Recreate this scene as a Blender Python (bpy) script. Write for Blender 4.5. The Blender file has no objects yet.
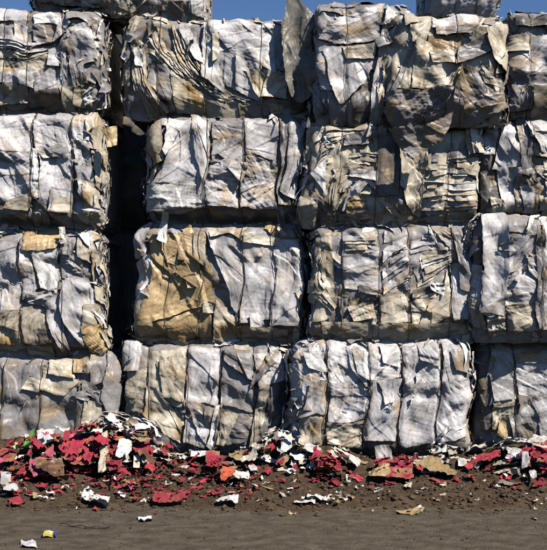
import bpy, math, random
import numpy as np
random.seed(7)
RNG = np.random.RandomState(11)
C = bpy.context.scene.collection
F = 944.0            # focal length in photo pixels
D0 = 8.0             # distance camera -> wall plane y=0
CZ = 1.6             # camera height
R = math.radians

# ------------------------------------------------------------------ noise
def hsh(ix, iy, seed):
    n = (ix.astype(np.int64)*374761393 + iy.astype(np.int64)*668265263 + int(seed)*974634777) & 0xffffffff
    n = ((n ^ (n >> 13))*1274126177) & 0xffffffff
    n = ((n ^ (n >> 16))*2246822519) & 0xffffffff
    return ((n ^ (n >> 15)) & 0xffffff)/float(0xffffff)*2-1
def vnoise(x, y, seed):
    i = np.floor(x); j = np.floor(y); u = x-i; v = y-j
    u = u*u*(3-2*u); v = v*v*(3-2*v)
    a = hsh(i, j, seed); b = hsh(i+1, j, seed); c = hsh(i, j+1, seed); d = hsh(i+1, j+1, seed)
    return (a*(1-u)+b*u)*(1-v)+(c*(1-u)+d*u)*v
def fbm(x, y, seed, o=3):
    r = 0; a = 1; t = 0
    for k in range(o):
        r = r+a*vnoise(x, y, seed+k*17); t += a; a *= .5; x, y = x*1.9*.8-y*1.9*.6+3.1, x*1.9*.6+y*1.9*.8+1.7
    return r/t
def tri(x, y, seed):                      # piecewise linear: flat facets with sharp creases
    i = np.floor(x); j = np.floor(y); u = x-i; v = y-j
    a = hsh(i, j, seed); b = hsh(i+1, j, seed); c = hsh(i, j+1, seed); d = hsh(i+1, j+1, seed)
    return np.where(u > v, a+(b-a)*u+(d-b)*v, a+(c-a)*v+(d-c)*u)
def crumple(x, y, sc, seed, o=3):
    ca, sa = math.cos(seed*1.3), math.sin(seed*1.3)
    x, y = (x*ca-y*sa)/sc, (x*sa+y*ca)/sc
    x = x+.45*tri(x*.7+5, y*.7, seed+1); y = y+.45*tri(x*.7, y*.7+9, seed+2)
    r = 0; a = 1; t = 0
    for k in range(o):
        n = tri(x, y, seed+k*31)
        r = r+a*(.6*n+.8*(.45-np.abs(tri(x*.8+7, y*.8, seed+k*31+11)))); t += a; a *= .42
        x, y = (x*.86-y*.5)*2.3+k, (x*.5+y*.86)*2.3
    return r/t*1.4
def facets(x, y, seed, lmin=.07, lmax=.30, n=7, dr=None):
    # straight creases with flat facets between them, fading in and out
    rs = np.random.RandomState(int(seed) % 99991); r = 0
    x = x+.012*vnoise(x/.09, y/.09, seed+1); y = y+.012*vnoise(x/.09, y/.09, seed+2)
    for k in range(n):
        a = rs.uniform(0, np.pi) if dr is None or k % 3 == 2 else dr+np.pi/2+rs.normal(0, .35); lam = lmin*(lmax/lmin)**rs.rand(); q = (x*math.cos(a)+y*math.sin(a))/lam+rs.rand()*7
        q = q+.25*vnoise(q*.6, q*0, seed+k)
        t = np.abs(q-np.floor(q)-.5)*2-.5
        sk = rs.choice([.10, .16, .3, .7, .84, .9]); fr = q-np.floor(q); t = np.where(fr < sk, fr/sk, (1-fr)/(1-sk))-.5
        env = np.clip(.45+1.5*vnoise(x/.16+k*3.1, y/.16, seed+5+k), 0, 1.3)
        r = r+lam*t*env
    return r/.17
def laps(x, y, ang, seed, size):
    # a few long overlapping folds: a gentle ramp that ends in a sharp step
    rs = np.random.RandomState(int(seed) % 99991); r = 0
    for k in range(3):
        a = ang+np.pi/2+rs.choice([-1, 1])*rs.uniform(.15, .95); lam = rs.uniform(.08, .26)
        q = (x*math.cos(a)+y*math.sin(a))/lam+rs.rand()*7+.10*vnoise((y*math.cos(a)-x*math.sin(a))/.12, x*0, seed+k)
        i = np.floor(q); fr = q-i; sk = .02+.03*rs.rand()
        if rs.rand() < .35: fr = 1-fr
        on = .5+.5*hsh(i, i*0, seed+3*k); along = np.clip(.35+1.6*vnoise((y*math.cos(a)-x*math.sin(a))/.16+i*3.3, i*1.7, seed+9+k), 0, 1.2)
        r = r+np.where(fr < sk, fr/sk, ((1-fr)/(1-sk))**1.3)*on*along
    return r
def folds(x, y, ang, wl, seed):
    ca, sa = math.cos(ang), math.sin(ang)
    al = x*ca+y*sa; ac = -x*sa+y*ca
    ac = ac+.35*wl*vnoise(al/(wl*2.5), ac/(wl*2), seed+5)
    t1 = tri(ac/wl, al/(wl*4.5), seed)
    qq = ac/(wl*1.15)+.9*vnoise(al/(wl*6), ac/(wl*3), seed+3); fr = qq-np.floor(qq); hk = .5+.5*hsh(np.floor(qq), qq*0, seed+4)
    sk = .14
    rd = (np.where(fr < sk, fr/sk, (1-fr)/(1-sk))*1.6-.8)*hk*np.clip(.7+.9*vnoise(al/(wl*4), np.floor(qq)*1.7, seed+6), 0, 1.3)
    t2 = tri(ac/wl*2.3, al/(wl*3), seed+9)
    return .55*t1+.45*rd+.25*t2

# ------------------------------------------------------------------ mesh helpers
def mk(name, V, Fc, mat, parent=None, col=None, smooth=True):
    me = bpy.data.meshes.new(name)
    V = np.asarray(V, np.float32).reshape(-1, 3)
    if isinstance(Fc, np.ndarray):
        n = len(Fc); k = Fc.shape[1]
        me.vertices.add(len(V)); me.vertices.foreach_set('co', V.ravel())
        me.loops.add(n*k); me.loops.foreach_set('vertex_index', Fc.astype(np.int32).ravel())
        me.polygons.add(n); me.polygons.foreach_set('loop_start', np.arange(0, n*k, k, dtype=np.int32))
        me.update(calc_edges=True)
    else:
        me.from_pydata(V.tolist(), [], Fc)
    if smooth: me.polygons.foreach_set('use_smooth', np.ones(len(me.polygons), bool))
    if col is not None:
        a = me.color_attributes.new('Col', 'FLOAT_COLOR', 'POINT')
        cc = np.ones((len(V), 4), np.float32); cc[:, :col.shape[1]] = col
        a.data.foreach_set('color', cc.ravel())
    me.validate()
    if mat: me.materials.append(mat)
    o = bpy.data.objects.new(name, me); C.objects.link(o)
    if parent: o.parent = parent
    return o
def gridf(nu, nv, off=0):
    i = np.arange(nu-1)[:, None]*nv+np.arange(nv-1)[None, :]
    i = i.ravel()+off
    return np.stack([i, i+nv, i+nv+1, i+1], 1)
def tag(o, label, cat, group=None, kind=None):
    if label: o['label'] = label
    if cat: o['category'] = cat
    if group: o['group'] = group
    if kind: o['kind'] = kind
    return o
def tube(pts, r, n=6):
    pts = np.asarray(pts, float); m = len(pts)
    T = np.gradient(pts, axis=0); T /= np.linalg.norm(T, axis=1)[:, None]+1e-9
    up = np.array([1., .05, 0]); A = np.cross(T, up); A /= np.linalg.norm(A, axis=1)[:, None]+1e-9
    B = np.cross(T, A)
    th = np.linspace(0, 2*np.pi, n+1)
    V = pts[:, None, :]+r*(np.cos(th)[None, :, None]*A[:, None]+np.sin(th)[None, :, None]*B[:, None])
    return V.reshape(-1, 3), gridf(m, n+1)

# ------------------------------------------------------------------ materials
def mat_paper(name, rough=.5, bump=.35, stain=.5, spec=.4, use_attr=True, color=(.5, .5, .5)):
    m = bpy.data.materials.new(name); m.use_nodes = True
    nt = m.node_tree; N = nt.nodes; L = nt.links
    bs = N['Principled BSDF']
    tc = N.new('ShaderNodeTexCoord'); oi = N.new('ShaderNodeObjectInfo')
    sc = N.new('ShaderNodeVectorMath'); sc.operation = 'SCALE'; sc.inputs['Scale'].default_value = 37
    cx = N.new('ShaderNodeCombineXYZ')
    for k in range(3): L.new(oi.outputs['Random'], cx.inputs[k])
    L.new(cx.outputs[0], sc.inputs[0])
    ad = N.new('ShaderNodeVectorMath'); L.new(tc.outputs['Object'], ad.inputs[0]); L.new(sc.outputs[0], ad.inputs[1])
    P = ad.outputs[0]
    def noise(s, d=5, r=.6, dist=0):
        n = N.new('ShaderNodeTexNoise'); n.inputs['Scale'].default_value = s; n.inputs['Detail'].default_value = d
        n.inputs['Roughness'].default_value = r; n.inputs['Distortion'].default_value = dist
        L.new(P, n.inputs['Vector']); return n.outputs['Fac']
    def ramp(f, a, b, c0=(0, 0, 0, 1), c1=(1, 1, 1, 1)):
        r = N.new('ShaderNodeValToRGB'); r.color_ramp.elements[0].position = a; r.color_ramp.elements[1].position = b
        r.color_ramp.elements[0].color = c0; r.color_ramp.elements[1].color = c1
        L.new(f, r.inputs[0]); return r.outputs[0]
    def mix(f, a, b, bt='MIX'):
        x = N.new('ShaderNodeMix'); x.data_type = 'RGBA'; x.blend_type = bt
        if isinstance(f, float): x.inputs[0].default_value = f
        else: L.new(f, x.inputs[0])
        for s, v in ((x.inputs[6], a), (x.inputs[7], b)):
            if isinstance(v, tuple): s.default_value = v
            else: L.new(v, s)
        return x.outputs[2]
    if use_attr:
        at = N.new('ShaderNodeAttribute'); at.attribute_name = 'Col'; base = at.outputs['Color']
    else:
        rg = N.new('ShaderNodeRGB'); rg.outputs[0].default_value = (*color, 1); base = rg.outputs[0]
    base = mix(1.0, base, ramp(noise(9, 8, .78, .2), .3, .7, (.72, .70, .68, 1), (1.12, 1.12, 1.12, 1)), 'MULTIPLY')
    # thin dirt streaks and specks
    base = mix(ramp(noise(42, 5, .75), .575, .66, (0, 0, 0, 1), (stain, stain, stain, 1)), base, (.16, .115, .06, 1))
    base = mix(ramp(noise(6, 9, .8, .8), .56, .70, (0, 0, 0, 1), (stain*.8, stain*.8, stain*.8, 1)), base, (.30, .20, .10, 1))
    L.new(base, bs.inputs['Base Color'])
    rr = N.new('ShaderNodeMapRange'); rr.inputs['To Min'].default_value = rough-.12; rr.inputs['To Max'].default_value = rough+.2
    L.new(noise(14, 3), rr.inputs['Value']); L.new(rr.outputs[0], bs.inputs['Roughness'])
    bs.inputs['Specular IOR Level'].default_value = spec
    # fine straight creases: band waves at several angles, broken up by noise
    h = None
    for sc_, a_, rot in ((5.5, 1.0, (.3, 1.1, .4)), (8.5, .7, (1.9, .2, 1.3)), (15, .4, (.8, 2.2, 2.1)), (24, .25, (2.7, .9, .2))):
        mp_ = N.new('ShaderNodeMapping'); mp_.inputs['Rotation'].default_value = rot; L.new(P, mp_.inputs['Vector'])
        v = N.new('ShaderNodeTexWave'); v.wave_profile = 'TRI'; v.bands_direction = 'X'; v.inputs['Scale'].default_value = sc_*.5; v.inputs['Distortion'].default_value = 3.5
        v.inputs['Detail'].default_value = 1; v.inputs['Detail Scale'].default_value = .9; L.new(mp_.outputs[0], v.inputs['Vector'])
        mk_ = ramp(noise(sc_*.8, 1), .42, .62)
        ml = N.new('ShaderNodeMath'); ml.operation = 'MULTIPLY'; L.new(v.outputs['Fac'], ml.inputs[0]); L.new(mk_, ml.inputs[1])
        m2 = N.new('ShaderNodeMath'); m2.operation = 'MULTIPLY'; m2.inputs[1].default_value = a_*.6; L.new(ml.outputs[0], m2.inputs[0]); ml = m2
        if h is None: h = ml.outputs[0]
        else:
            z = N.new('ShaderNodeMath'); L.new(h, z.inputs[0]); L.new(ml.outputs[0], z.inputs[1]); h = z.outputs[0]
    g = N.new('ShaderNodeMath'); g.operation = 'MULTIPLY_ADD'; g.inputs[1].default_value = .09
    L.new(noise(40, 4, .6), g.inputs[0]); L.new(h, g.inputs[2])
    b = N.new('ShaderNodeBump'); b.inputs['Strength'].default_value = bump; b.inputs['Distance'].default_value = .02
    L.new(g.outputs[0], b.inputs['Height']); L.new(b.outputs[0], bs.inputs['Normal'])
    return m
PAPER = mat_paper('weathered_sheet', .40, .17, .9)
RAG = mat_paper('dyed_rag', .75, .5, .45, .2)
def mat_plain(name, col, rough=.6, metal=0.):
    m = bpy.data.materials.new(name); m.use_nodes = True; b = m.node_tree.nodes['Principled BSDF']
    N = m.node_tree.nodes; L = m.node_tree.links
    n = N.new('ShaderNodeTexNoise'); n.inputs['Scale'].default_value = 30
    r = N.new('ShaderNodeValToRGB'); r.color_ramp.elements[0].color = (col[0]*.6, col[1]*.6, col[2]*.6, 1); r.color_ramp.elements[1].color = (col[0]*1.4, col[1]*1.4, col[2]*1.4, 1)
    L.new(n.outputs['Fac'], r.inputs[0]); L.new(r.outputs[0], b.inputs['Base Color'])
    b.inputs['Roughness'].default_value = rough; b.inputs['Metallic'].default_value = metal
    return m
WIRE = mat_plain('rusty_wire', (.075, .055, .042), .7, .3)

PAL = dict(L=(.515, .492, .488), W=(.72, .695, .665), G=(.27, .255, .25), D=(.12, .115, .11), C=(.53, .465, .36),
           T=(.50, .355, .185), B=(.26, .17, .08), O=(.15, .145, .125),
           r=(.29, .020, .042), p=(.45, .08, .15), P=(.72, .42, .48), o=(.42, .07, .03), g=(.12, .38, .06), y=(.75, .60, .08),
           k=(.33, .24, .12), b=(.14, .20, .50), n=(.10, .04, .025))

# ------------------------------------------------------------------ layered surface: sheets laid one over the other
class Surf:
    def __init__(s, x0, x1, y0, y1, res):
        s.x0, s.y0, s.res = x0, y0, res
        s.nx = int((x1-x0)/res)+2; s.ny = int((y1-y0)/res)+2
        s.X, s.Y = np.meshgrid(x0+np.arange(s.nx)*res, y0+np.arange(s.ny)*res, indexing='ij')
        s.H = np.zeros((s.nx, s.ny)); s.dil = 3
    def samp(s, A, x, y, ox=0, oy=0):
        fx = np.clip((x-s.x0)/s.res-ox, 0, A.shape[0]-1.001); fy = np.clip((y-s.y0)/s.res-oy, 0, A.shape[1]-1.001)
        i = fx.astype(int); j = fy.astype(int); u = fx-i; v = fy-j
        return (A[i, j]*(1-u)+A[i+1, j]*u)*(1-v)+(A[i, j+1]*(1-u)+A[i+1, j+1]*u)*v
    def local(s, x, y):
        i0 = int(np.clip((x.min()-s.x0)/s.res-6, 0, s.nx-4)); i1 = int(np.clip((x.max()-s.x0)/s.res+7, i0+3, s.nx))
        j0 = int(np.clip((y.min()-s.y0)/s.res-6, 0, s.ny-4)); j1 = int(np.clip((y.max()-s.y0)/s.res+7, j0+3, s.ny))
        A = s.H[i0:i1, j0:j1]
        M = A.copy()
        for dx in (-1, 0, 1):
            for dy in (-1, 0, 1):
                if dx or dy:
                    M = np.maximum(M, np.roll(np.roll(A, dx, 0), dy, 1))
        B = M
        for _ in range(s.dil):
            P_ = np.pad(B, 1, mode='edge'); B = np.maximum(np.maximum(P_[2:, 1:-1], P_[:-2, 1:-1]), np.maximum(P_[1:-1, 2:], P_[1:-1, :-2])); B = np.maximum(B, P_[1:-1, 1:-1])
        for k in (4, 3):
            for ax in (0, 1):
                pad = np.pad(B, [(k, k) if a == ax else (0, 0) for a in (0, 1)], mode='edge')
                cs = np.cumsum(pad, axis=ax); z = np.zeros_like(np.take(cs, [0], ax))
                cs = np.concatenate([z, cs], ax); n = B.shape[ax]
                B = (np.take(cs, range(2*k+1, 2*k+1+n), ax)-np.take(cs, range(0, n), ax))/(2*k+1)
        return M, B, i0, j0
    def splat(s, x, y, z):
        fx = (x-s.x0)/s.res; fy = (y-s.y0)/s.res
        for f in (np.floor, np.ceil):
            for g in (np.floor, np.ceil):
                i = f(fx).astype(int); j = g(fy).astype(int)
                ok = (i >= 0) & (j >= 0) & (i < s.nx) & (j < s.ny)
                np.maximum.at(s.H, (i[ok], j[ok]), z[ok])
def curve(P, n):
    P = np.asarray(P, float); m = len(P); t = np.linspace(0, m-1, n)
    if m == 2: return P[0]+(P[1]-P[0])*(t[:, None])
    E = np.vstack([2*P[0]-P[1], P, 2*P[-1]-P[-2]])
    i = np.minimum(t.astype(int), m-2); u = (t-i)[:, None]
    a, b, c, d = E[i], E[i+1], E[i+2], E[i+3]
    return .5*(2*b+(c-a)*u+(2*a-5*b+4*c-d)*u*u+(3*b-a-3*c+d)*u**3)
def sstep(x): x = np.clip(x, 0, 1); return x*x*(3-2*x)

FM, CM, EM, LM = 1.35, 1.8, 1.6, 1.0
def sheet(S, A, B, col, ang=90, f=7, wl=70, c=4, lift=3, ed=None, rag=1., res=.007, seed=0, eps=.0016, dirt=.3, maxn=150, free=False):
    A = np.asarray(A, float); B = np.asarray(B, float)
    la = max(np.linalg.norm(np.diff(A, axis=0), axis=1).sum(), np.linalg.norm(np.diff(B, axis=0), axis=1).sum())
    lb = max(np.linalg.norm(A[0]-B[0]), np.linalg.norm(A[-1]-B[-1]))
    nu = int(np.clip(la/res, 6, maxn))+1; nv = int(np.clip(lb/res, 5, maxn))+1
    CA = curve(A, nu); CB = curve(B, nu); v = np.linspace(0, 1, nv)[None, :, None]
    P = CA[:, None]*(1-v)+CB[:, None]*v
    U, V = np.meshgrid(np.linspace(0, 1, nu), np.linspace(0, 1, nv), indexing='ij')
    x, y = P[..., 0].copy(), P[..., 1].copy(); size = math.sqrt(la*lb); fs = min(3., (.30/max(size, .06))**.5) if size < .3 else 1.
    f = f*FM; c = c*CM
    if ed: ed = {a: b*EM for a, b in ed.items()}
    k = rag*min(size*.05, .014)
    eu = np.minimum(U, 1-U)*la; ev = np.minimum(V, 1-V)*lb; e = np.minimum(eu, ev)
    w = np.exp(-e/.04)
    x0, y0 = x.copy(), y.copy()
    x += k*(tri(x0/.13, y0/.13, seed+1)*.9+w*tri(x0/.03, y0/.03, seed+2)*.4)
    y += k*(tri(x0/.13, y0/.13, seed+3)*.9+w*tri(x0/.03, y0/.03, seed+4)*.4)
    amp = .65+.5*fbm(x/.15, y/.15, seed+8, 2)
    h = lift*1e-3+f*1e-3*(folds(x, y, R(ang), wl*1e-3, seed+10))*amp+c*1e-3*(facets(x, y, seed+40, min(.05, size*.3), min(.17, size*1.1), 8, R(ang))*fs*1.05+.85*facets(x, y, seed+41, .022, .06, 7))
    if size > .11: h = h+.016*LM*min(1, size/.3)*laps(x, y, R(ang), seed+60, size)
    if ed:
        for key, mm in ed.items():
            q = dict(t=V, b=1-V, l=U, r=1-U)[key]
            al = U if key in 'tb' else V
            h = h+mm*1e-3*np.exp(-(q/.22)**1.5)*(.6+.6*vnoise(al*3+seed, al*0+seed*.37, seed+6))
    M, Bl, i0, j0 = S.local(x, y)
    base = S.samp(Bl, x, y, i0, j0); fl = S.samp(M, x, y, i0, j0)+eps
    own = base+h
    z = np.maximum(own, fl) if not free else own+.01
    S.splat(x.ravel(), y.ravel(), z.ravel())
    # colour: paper tone, browned towards torn edges, broad stains of its own
    base_c = np.array(col)*(1+.15*math.sin(seed*12.9))
    cc = np.repeat(base_c[None], x.size, 0)
    dirt = dirt+.13
    st = sstep((fbm(x/.16+seed, y/.16, seed+21, 4)-.10)*2.8).ravel()*min(1, dirt*1.25)*min(1, size/.2)
    ew = (np.exp(-e/.016)*np.clip(.75+.9*fbm(x/.06, y/.06, seed+22, 2), 0, 1)).ravel()*min(1, .35+dirt)
    crs = np.abs(folds(x, y, R(ang), max(wl, 40)*1.4e-3, seed+77)); ew = np.maximum(ew, (np.exp(-crs/.07)*np.clip(.25+fbm(x/.1, y/.1, seed+23, 2)*2, 0, 1)).ravel()*(.3+dirt))
    cc = cc*(1-st[:, None])+st[:, None]*np.array([.36, .235, .10])*(.5+.9*base_c.mean())*1.3
    ew = ew*min(1, (size/.28)**1.3)
    cc = cc*(1-ew[:, None])+ew[:, None]*np.array([.20, .14, .08])
    return x.ravel(), y.ravel(), z.ravel(), gridf(nu, nv), cc

def parse(sp, to):
    """'col;curve A;curve B;options' -> arguments"""
    q = sp.split(';'); col = q[0]
    cv = [np.array([to(*map(float, p.split(','))) for p in s.split()]) for s in q[1:3]]
    o = dict(a=90, f=7, w=70, c=4, l=4, n=0, j=1., F=0, d=.3); ed = {}
    if len(q) > 3:
        for tk in q[3].split():
            if tk[0] == 'e': ed[tk[1]] = float(tk[2:])
            else: o[tk[0]] = float(tk[1:])
    if not ed: ed = dict(b=14)
    return col, cv, o, ed

PIX = []
SEED = [100]
def nseed(): SEED[0] += 7; return SEED[0]

def bale(name, box, yf, specs, wires, label, pal='LLWC', n0=70, n1=24, r=.13, base='G', depth=1.2, res=.0075, bulge=.035, group='bales stacked in the wall', cat='paper bale', crum=1.0, gr=.007, ub=.08):
    px0, px1, py0, py1 = box; d = D0+yf
    toX = lambda px: (px-273.5)/F*d
    toZ = lambda py: CZ+(275-py)/F*d
    X0, X1, Z0, Z1 = toX(px0), toX(px1), toZ(py1), toZ(py0)
    W, Hh = X1-X0, Z1-Z0
    ox, oz = (X0+X1)/2, Z0
    root = bpy.data.objects.new(name, None); C.objects.link(root); root.location = (ox, yf, oz); root.empty_display_size = .1
    tag(root, label, cat, group)
    sd = nseed(); hw = W/2
    wx = [toX(w)-ox for w in wires]
    def groove(s):
        g = 0
        for w in wx: g = g+gr*np.exp(-((s-w)/.024)**2)
        return g
    def mp(s, t, h):
        cs = np.clip(s, -hw+r, hw-r); ct = np.clip(t, r, Hh-r)
        ds, dt = s-cs, t-ct; dist = np.hypot(ds, dt)+1e-9; ux, uz = ds/dist, dt/dist
        th = np.minimum(dist/r, np.pi/2); ext = np.maximum(dist-r*np.pi/2, 0)
        off = r*np.sin(th); back = r*(1-np.cos(th))+ext
        nx, ny, nz = ux*np.sin(th), -np.cos(th), uz*np.sin(th)
        fade = np.exp(-(ext/.25)**2)
        bl = bulge*np.clip(1-(s/hw)**2, 0, 1)**.6*np.clip(1-((t-Hh/2)/(Hh/2))**2, 0, 1)**.6
        sh = .010*facets(s, t, sd, .3, .7, 4)*(.35+.65*np.abs(ny))
        h = .12*np.log1p(np.maximum(h, -.03)/.12)*(.6+.4*np.abs(ny))
        hh = (h+sh)*np.clip(fade+.3, 0, 1)+bl-groove(s)*fade-.012-.035*np.abs(ny)
        x = cs+ux*off+nx*hh; y = back+ny*hh; z = ct+uz*off+nz*hh
        x = x+.03*vnoise(t/.3+sd, s*0+sd*.1, sd+4)
        y = y+ub*sstep((.20-z)/.20)*np.abs(ny)+.05*sstep((z-Hh+.10)/.12)*np.abs(ny)
        y = np.minimum(y, depth)
        return np.stack([x, y, z], -1)
    def inv(px, py):                      # photo pixel on this face -> unwrapped coordinates
        x, z = toX(px)-ox, toZ(py)-oz
        cs = min(max(x, -hw+r), hw-r); ct = min(max(z, r), Hh-r)
        e = math.hypot(x-cs, z-ct)
        if e < 1e-6: return (x, z)
        dd = r*math.asin(min(e/r, 1)) if e < r else r*math.pi/2+(e-r)
        dd = min(dd, r*1.25+max(0, e-r)) if e < r else dd
        return (cs+(x-cs)/e*dd, ct+(z-ct)/e*dd)
    m = .5
    S = Surf(-hw-m, hw+m, -m, Hh+m, .008)
    S.H = .007*facets(S.X, S.Y, sd+2)*crum+.003*folds(S.X, S.Y, 1.2, .09, sd+3)
    # packed core
    def axis(a, b):
        fine = np.arange(a-.28, b+.28, res*1.25)
        pre = np.linspace(a-depth-.1, a-.28, 12)[:-1]; post = np.linspace(b+.28, b+depth+.1, 12)[1:]
        return np.concatenate([pre, fine, post])
    gs, gt = axis(-hw, hw), axis(0, Hh)
    s, t = np.meshgrid(gs, gt, indexing='ij')
    h = S.samp(S.H, s, t)
    V = mp(s, t, h).reshape(-1, 3)
    cb = np.array(PAL[base]); cell = crumple(s, t, .12, sd+5, 2)
    cc = (cb[None]*(1+.35*cell.ravel()[:, None]))
    st = sstep((fbm(s/.1, t/.1, sd+6, 3)-.0)*2).ravel()[:, None]*.6
    cc = cc*(1-st)+st*np.array([.30, .20, .10])
    mk('packed_core', V, gridf(len(gs), len(gt)), PAPER, root, cc)
    # underlying scraps
    def scraps(n, nm, lo, hi, edgey):
        VV, FF, CC = [], [], []; off = 0
        for q in range(n):
            if random.random() < edgey:
                side = random.random()
                if side < .42: cx = hw+random.uniform(-.08, .30)*1; cy = random.uniform(0, Hh)
                elif side < .72: cx = -hw-random.uniform(-.06, .30); cy = random.uniform(0, Hh)
                elif side < .88: cx = random.uniform(-hw, hw); cy = Hh+random.uniform(-.05, .2)
                else: cx = random.uniform(-hw, hw); cy = random.uniform(-.12, .03)
            else: cx = random.uniform(-hw, hw); cy = random.uniform(0, Hh)
            a = random.uniform(0, math.pi); L1 = random.uniform(lo, hi); L2 = L1*random.uniform(.3, .8)
            if edgey > .8 and random.random() < .6: L1 *= 1.5; L2 = L1*random.uniform(.10, .3)
            # edge scraps stand roughly parallel to the edge
            if abs(cx) > hw-.08 and random.random() < .7: a = math.pi/2+random.gauss(0, .3)
            cax, cay = math.cos(a)*L1/2, math.sin(a)*L1/2; nx_, ny_ = -math.sin(a)*L2/2, math.cos(a)*L2/2
            jj = lambda: random.choice([random.uniform(.08, .4), random.uniform(.7, 1.15), random.uniform(.7, 1.15)])
            j1, j2, j3, j4 = jj(), jj(), jj(), jj()
            A = [(cx-(cax-nx_)*j1, cy-(cay-ny_)*j1), (cx+(cax+nx_)*j2, cy+(cay+ny_)*j2)]
            Bq = [(cx-(cax+nx_)*j3, cy-(cay+ny_)*j3), (cx+(cax-nx_)*j4, cy+(cay-ny_)*j4)]
            kk = 1 if edgey > .8 or abs(cx) > hw-.05 else .4
            ed = {random.choice('tblr'): random.uniform(8, 38)*kk, random.choice('tb'): random.uniform(4, 30)*kk}
            x, y, z, fc, co = sheet(S, A, Bq, PAL[random.choice(pal)], math.degrees(a)+random.gauss(0, 25), random.uniform(2, 7)*(1.5 if edgey > .8 else .7), random.uniform(22, 55),
                                    random.uniform(5, 14)*(1 if edgey > .8 else .6), random.uniform(1, 5), ed, 1.3, .010, nseed(), dirt=random.uniform(.2, .8))
            mk(nm, mp(x, y, z), fc, PAPER, root, co)
    scraps(n0, 'crumpled_sheet', .10, .34, .5)
    for sp in specs:
        if not sp.strip(): continue
        col, cv, o, ed = parse(sp, inv)
        A, B = cv
        if o['n']:
            n = int(o['n']); m_ = 14
            A = curve(A, m_); B = curve(B, m_); S.dil = 0
            VV, FF, CC = [], [], []; off = 0
            for k in range(n-1, -1, -1):
                ja = (k-.35+random.gauss(0, .35))/n; jb = (k+1+random.gauss(0, .3))/n
                jc = (k-.35+random.gauss(0, .25))/n; jd = (k+1+random.gauss(0, .25))/n
                ta = np.linspace(ja, jc, m_)[:, None]; tb = np.linspace(jb, jd, m_)[:, None]
                i0 = random.choice([0, 0, 1, 2, 4, 5]); i1 = m_-random.choice([0, 0, 1, 2, 4, 5])
                a_ = (A*(1-ta)+B*ta)[i0:i1]; b_ = (A*(1-tb)+B*tb)[i0:i1]
                dv = a_[-1]-a_[0]; an = math.degrees(math.atan2(dv[1], dv[0]))
                cl = np.array(PAL[col])*random.uniform(.7, 1.2)
                if random.random() < .25: cl = np.array(PAL[random.choice(pal)])
                x, y, z, fc, co = sheet(S, a_, b_, cl, an+random.gauss(0, 12), o['f']*.7, 30, o['c']*1.0, o['l']*.2, dict(b=random.uniform(1, 12)), 1.3, .007, nseed(), dirt=.5)
                mk('paper_layer', mp(x, y, z), fc, PAPER, root, co)
            S.dil = 3
        else:
            x, y, z, fc, co = sheet(S, A, B, PAL[col], o['a'], o['f'], o['w'], o['c'], o['l'], ed, o['j'], .0055, nseed(), dirt=o['d'])
            if o['F']:
                V = np.stack([x, np.full_like(x, -.03)-z, y], -1)
            else: V = mp(x, y, z)
            mk('paper_sheet', V, fc, PAPER, root, co)
    # baling wires follow the surface
    for w in wx:
        tt = np.arange(-.12, Hh+.12, .012); sl = random.gauss(0, .015)
        ss = w+sl*(tt/Hh-.5)+.004*vnoise(tt/.07, tt*0, nseed())
        hh = np.max([S.samp(S.H, ss+dx, tt) for dx in (-.006, 0, .006)], 0)
        k = 4; pm = np.pad(hh, k, mode='edge'); hm = np.max([pm[i:i+len(hh)] for i in range(2*k+1)], 0)
        pm = np.pad(hm, 3, mode='edge'); hm = np.mean([pm[i:i+len(hh)] for i in range(7)], 0)
        hh = np.minimum(hh*.5+hm*.5+.004, hh+.012)
        V, Fc = tube(mp(ss, tt, hh), .0026)
        mk('baling_wire', V, Fc, WIRE, root)
    scraps(int(min(96, n1*1.6)), 'torn_scrap', .05, .20, .95)
    return root
# ------------------------------------------------------------------ the sixteen bales of the front wall, sheets and some dark shade patches traced one by one
S_ = lambda t: [l.strip() for l in t.strip().splitlines()]
bale('waste_bale', (-50, 104, 5, 114), .02, S_('''
L;-12,7 15,4 33,14;-10,24 10,20 26,28;a10 f8 w60 et10
W;34,14 45,8 62,14;35,24 50,22 60,26;a10 f12 w50
G;33,24 50,24 60,27;33,40 45,44 58,42;a-15 f14 w50
W;15,22 29,27;15,42 28,44;a80 f6 el12 c3
L;-12,32 10,36 30,44 58,40;-12,58 15,61 30,61 54,50;n7 f8 l8
C;-12,58 28,61 50,52;-12,73 28,75 52,66;a5 d.9 c5
L;-12,74 30,71 52,66;-12,85 20,84 55,94;a30 f9 c7
L;36,78 54,66;36,98 60,92;a60 f8 c6
C;-12,85 20,84;-12,104 18,103;a10 f9 d.8
C;18,86 29,84;20,102 30,102;a80 f10
D;30,96 45,90 62,90;30,112 45,113 66,112;a10 f12
L;48,50 62,44;48,66 60,66;a50
L;63,12 73,24;54,43 62,37;a-65 f6 el14 er14
G;66,10 78,9 93,16;68,20 80,18 92,26;f16 a-15
W;68,30 84,22 92,30;70,44 84,40 94,48;a40 f10
L;67,40 82,30 90,38;84,66 92,62 96,62;a-60 f10 eb20 w60
G;66,42 74,44 84,56;74,86 84,85 90,84;a-75 f16 w40 el18
L;62,44 67,44;64,70 70,84;a90 f12
C;62,88 75,86;66,110 76,110;a80 f12 el15 d.6
C;76,86 84,90;74,104 86,106;a40 f8
W;84,96 92,90;86,104 98,98;a20 f8 c8
'''), [-26, 5, 29, 64], 'top left bale with flat layered grey sheets across its left half', 'LWCG')  # dark lower sheet paints in the shade near the bottom edge
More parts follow.
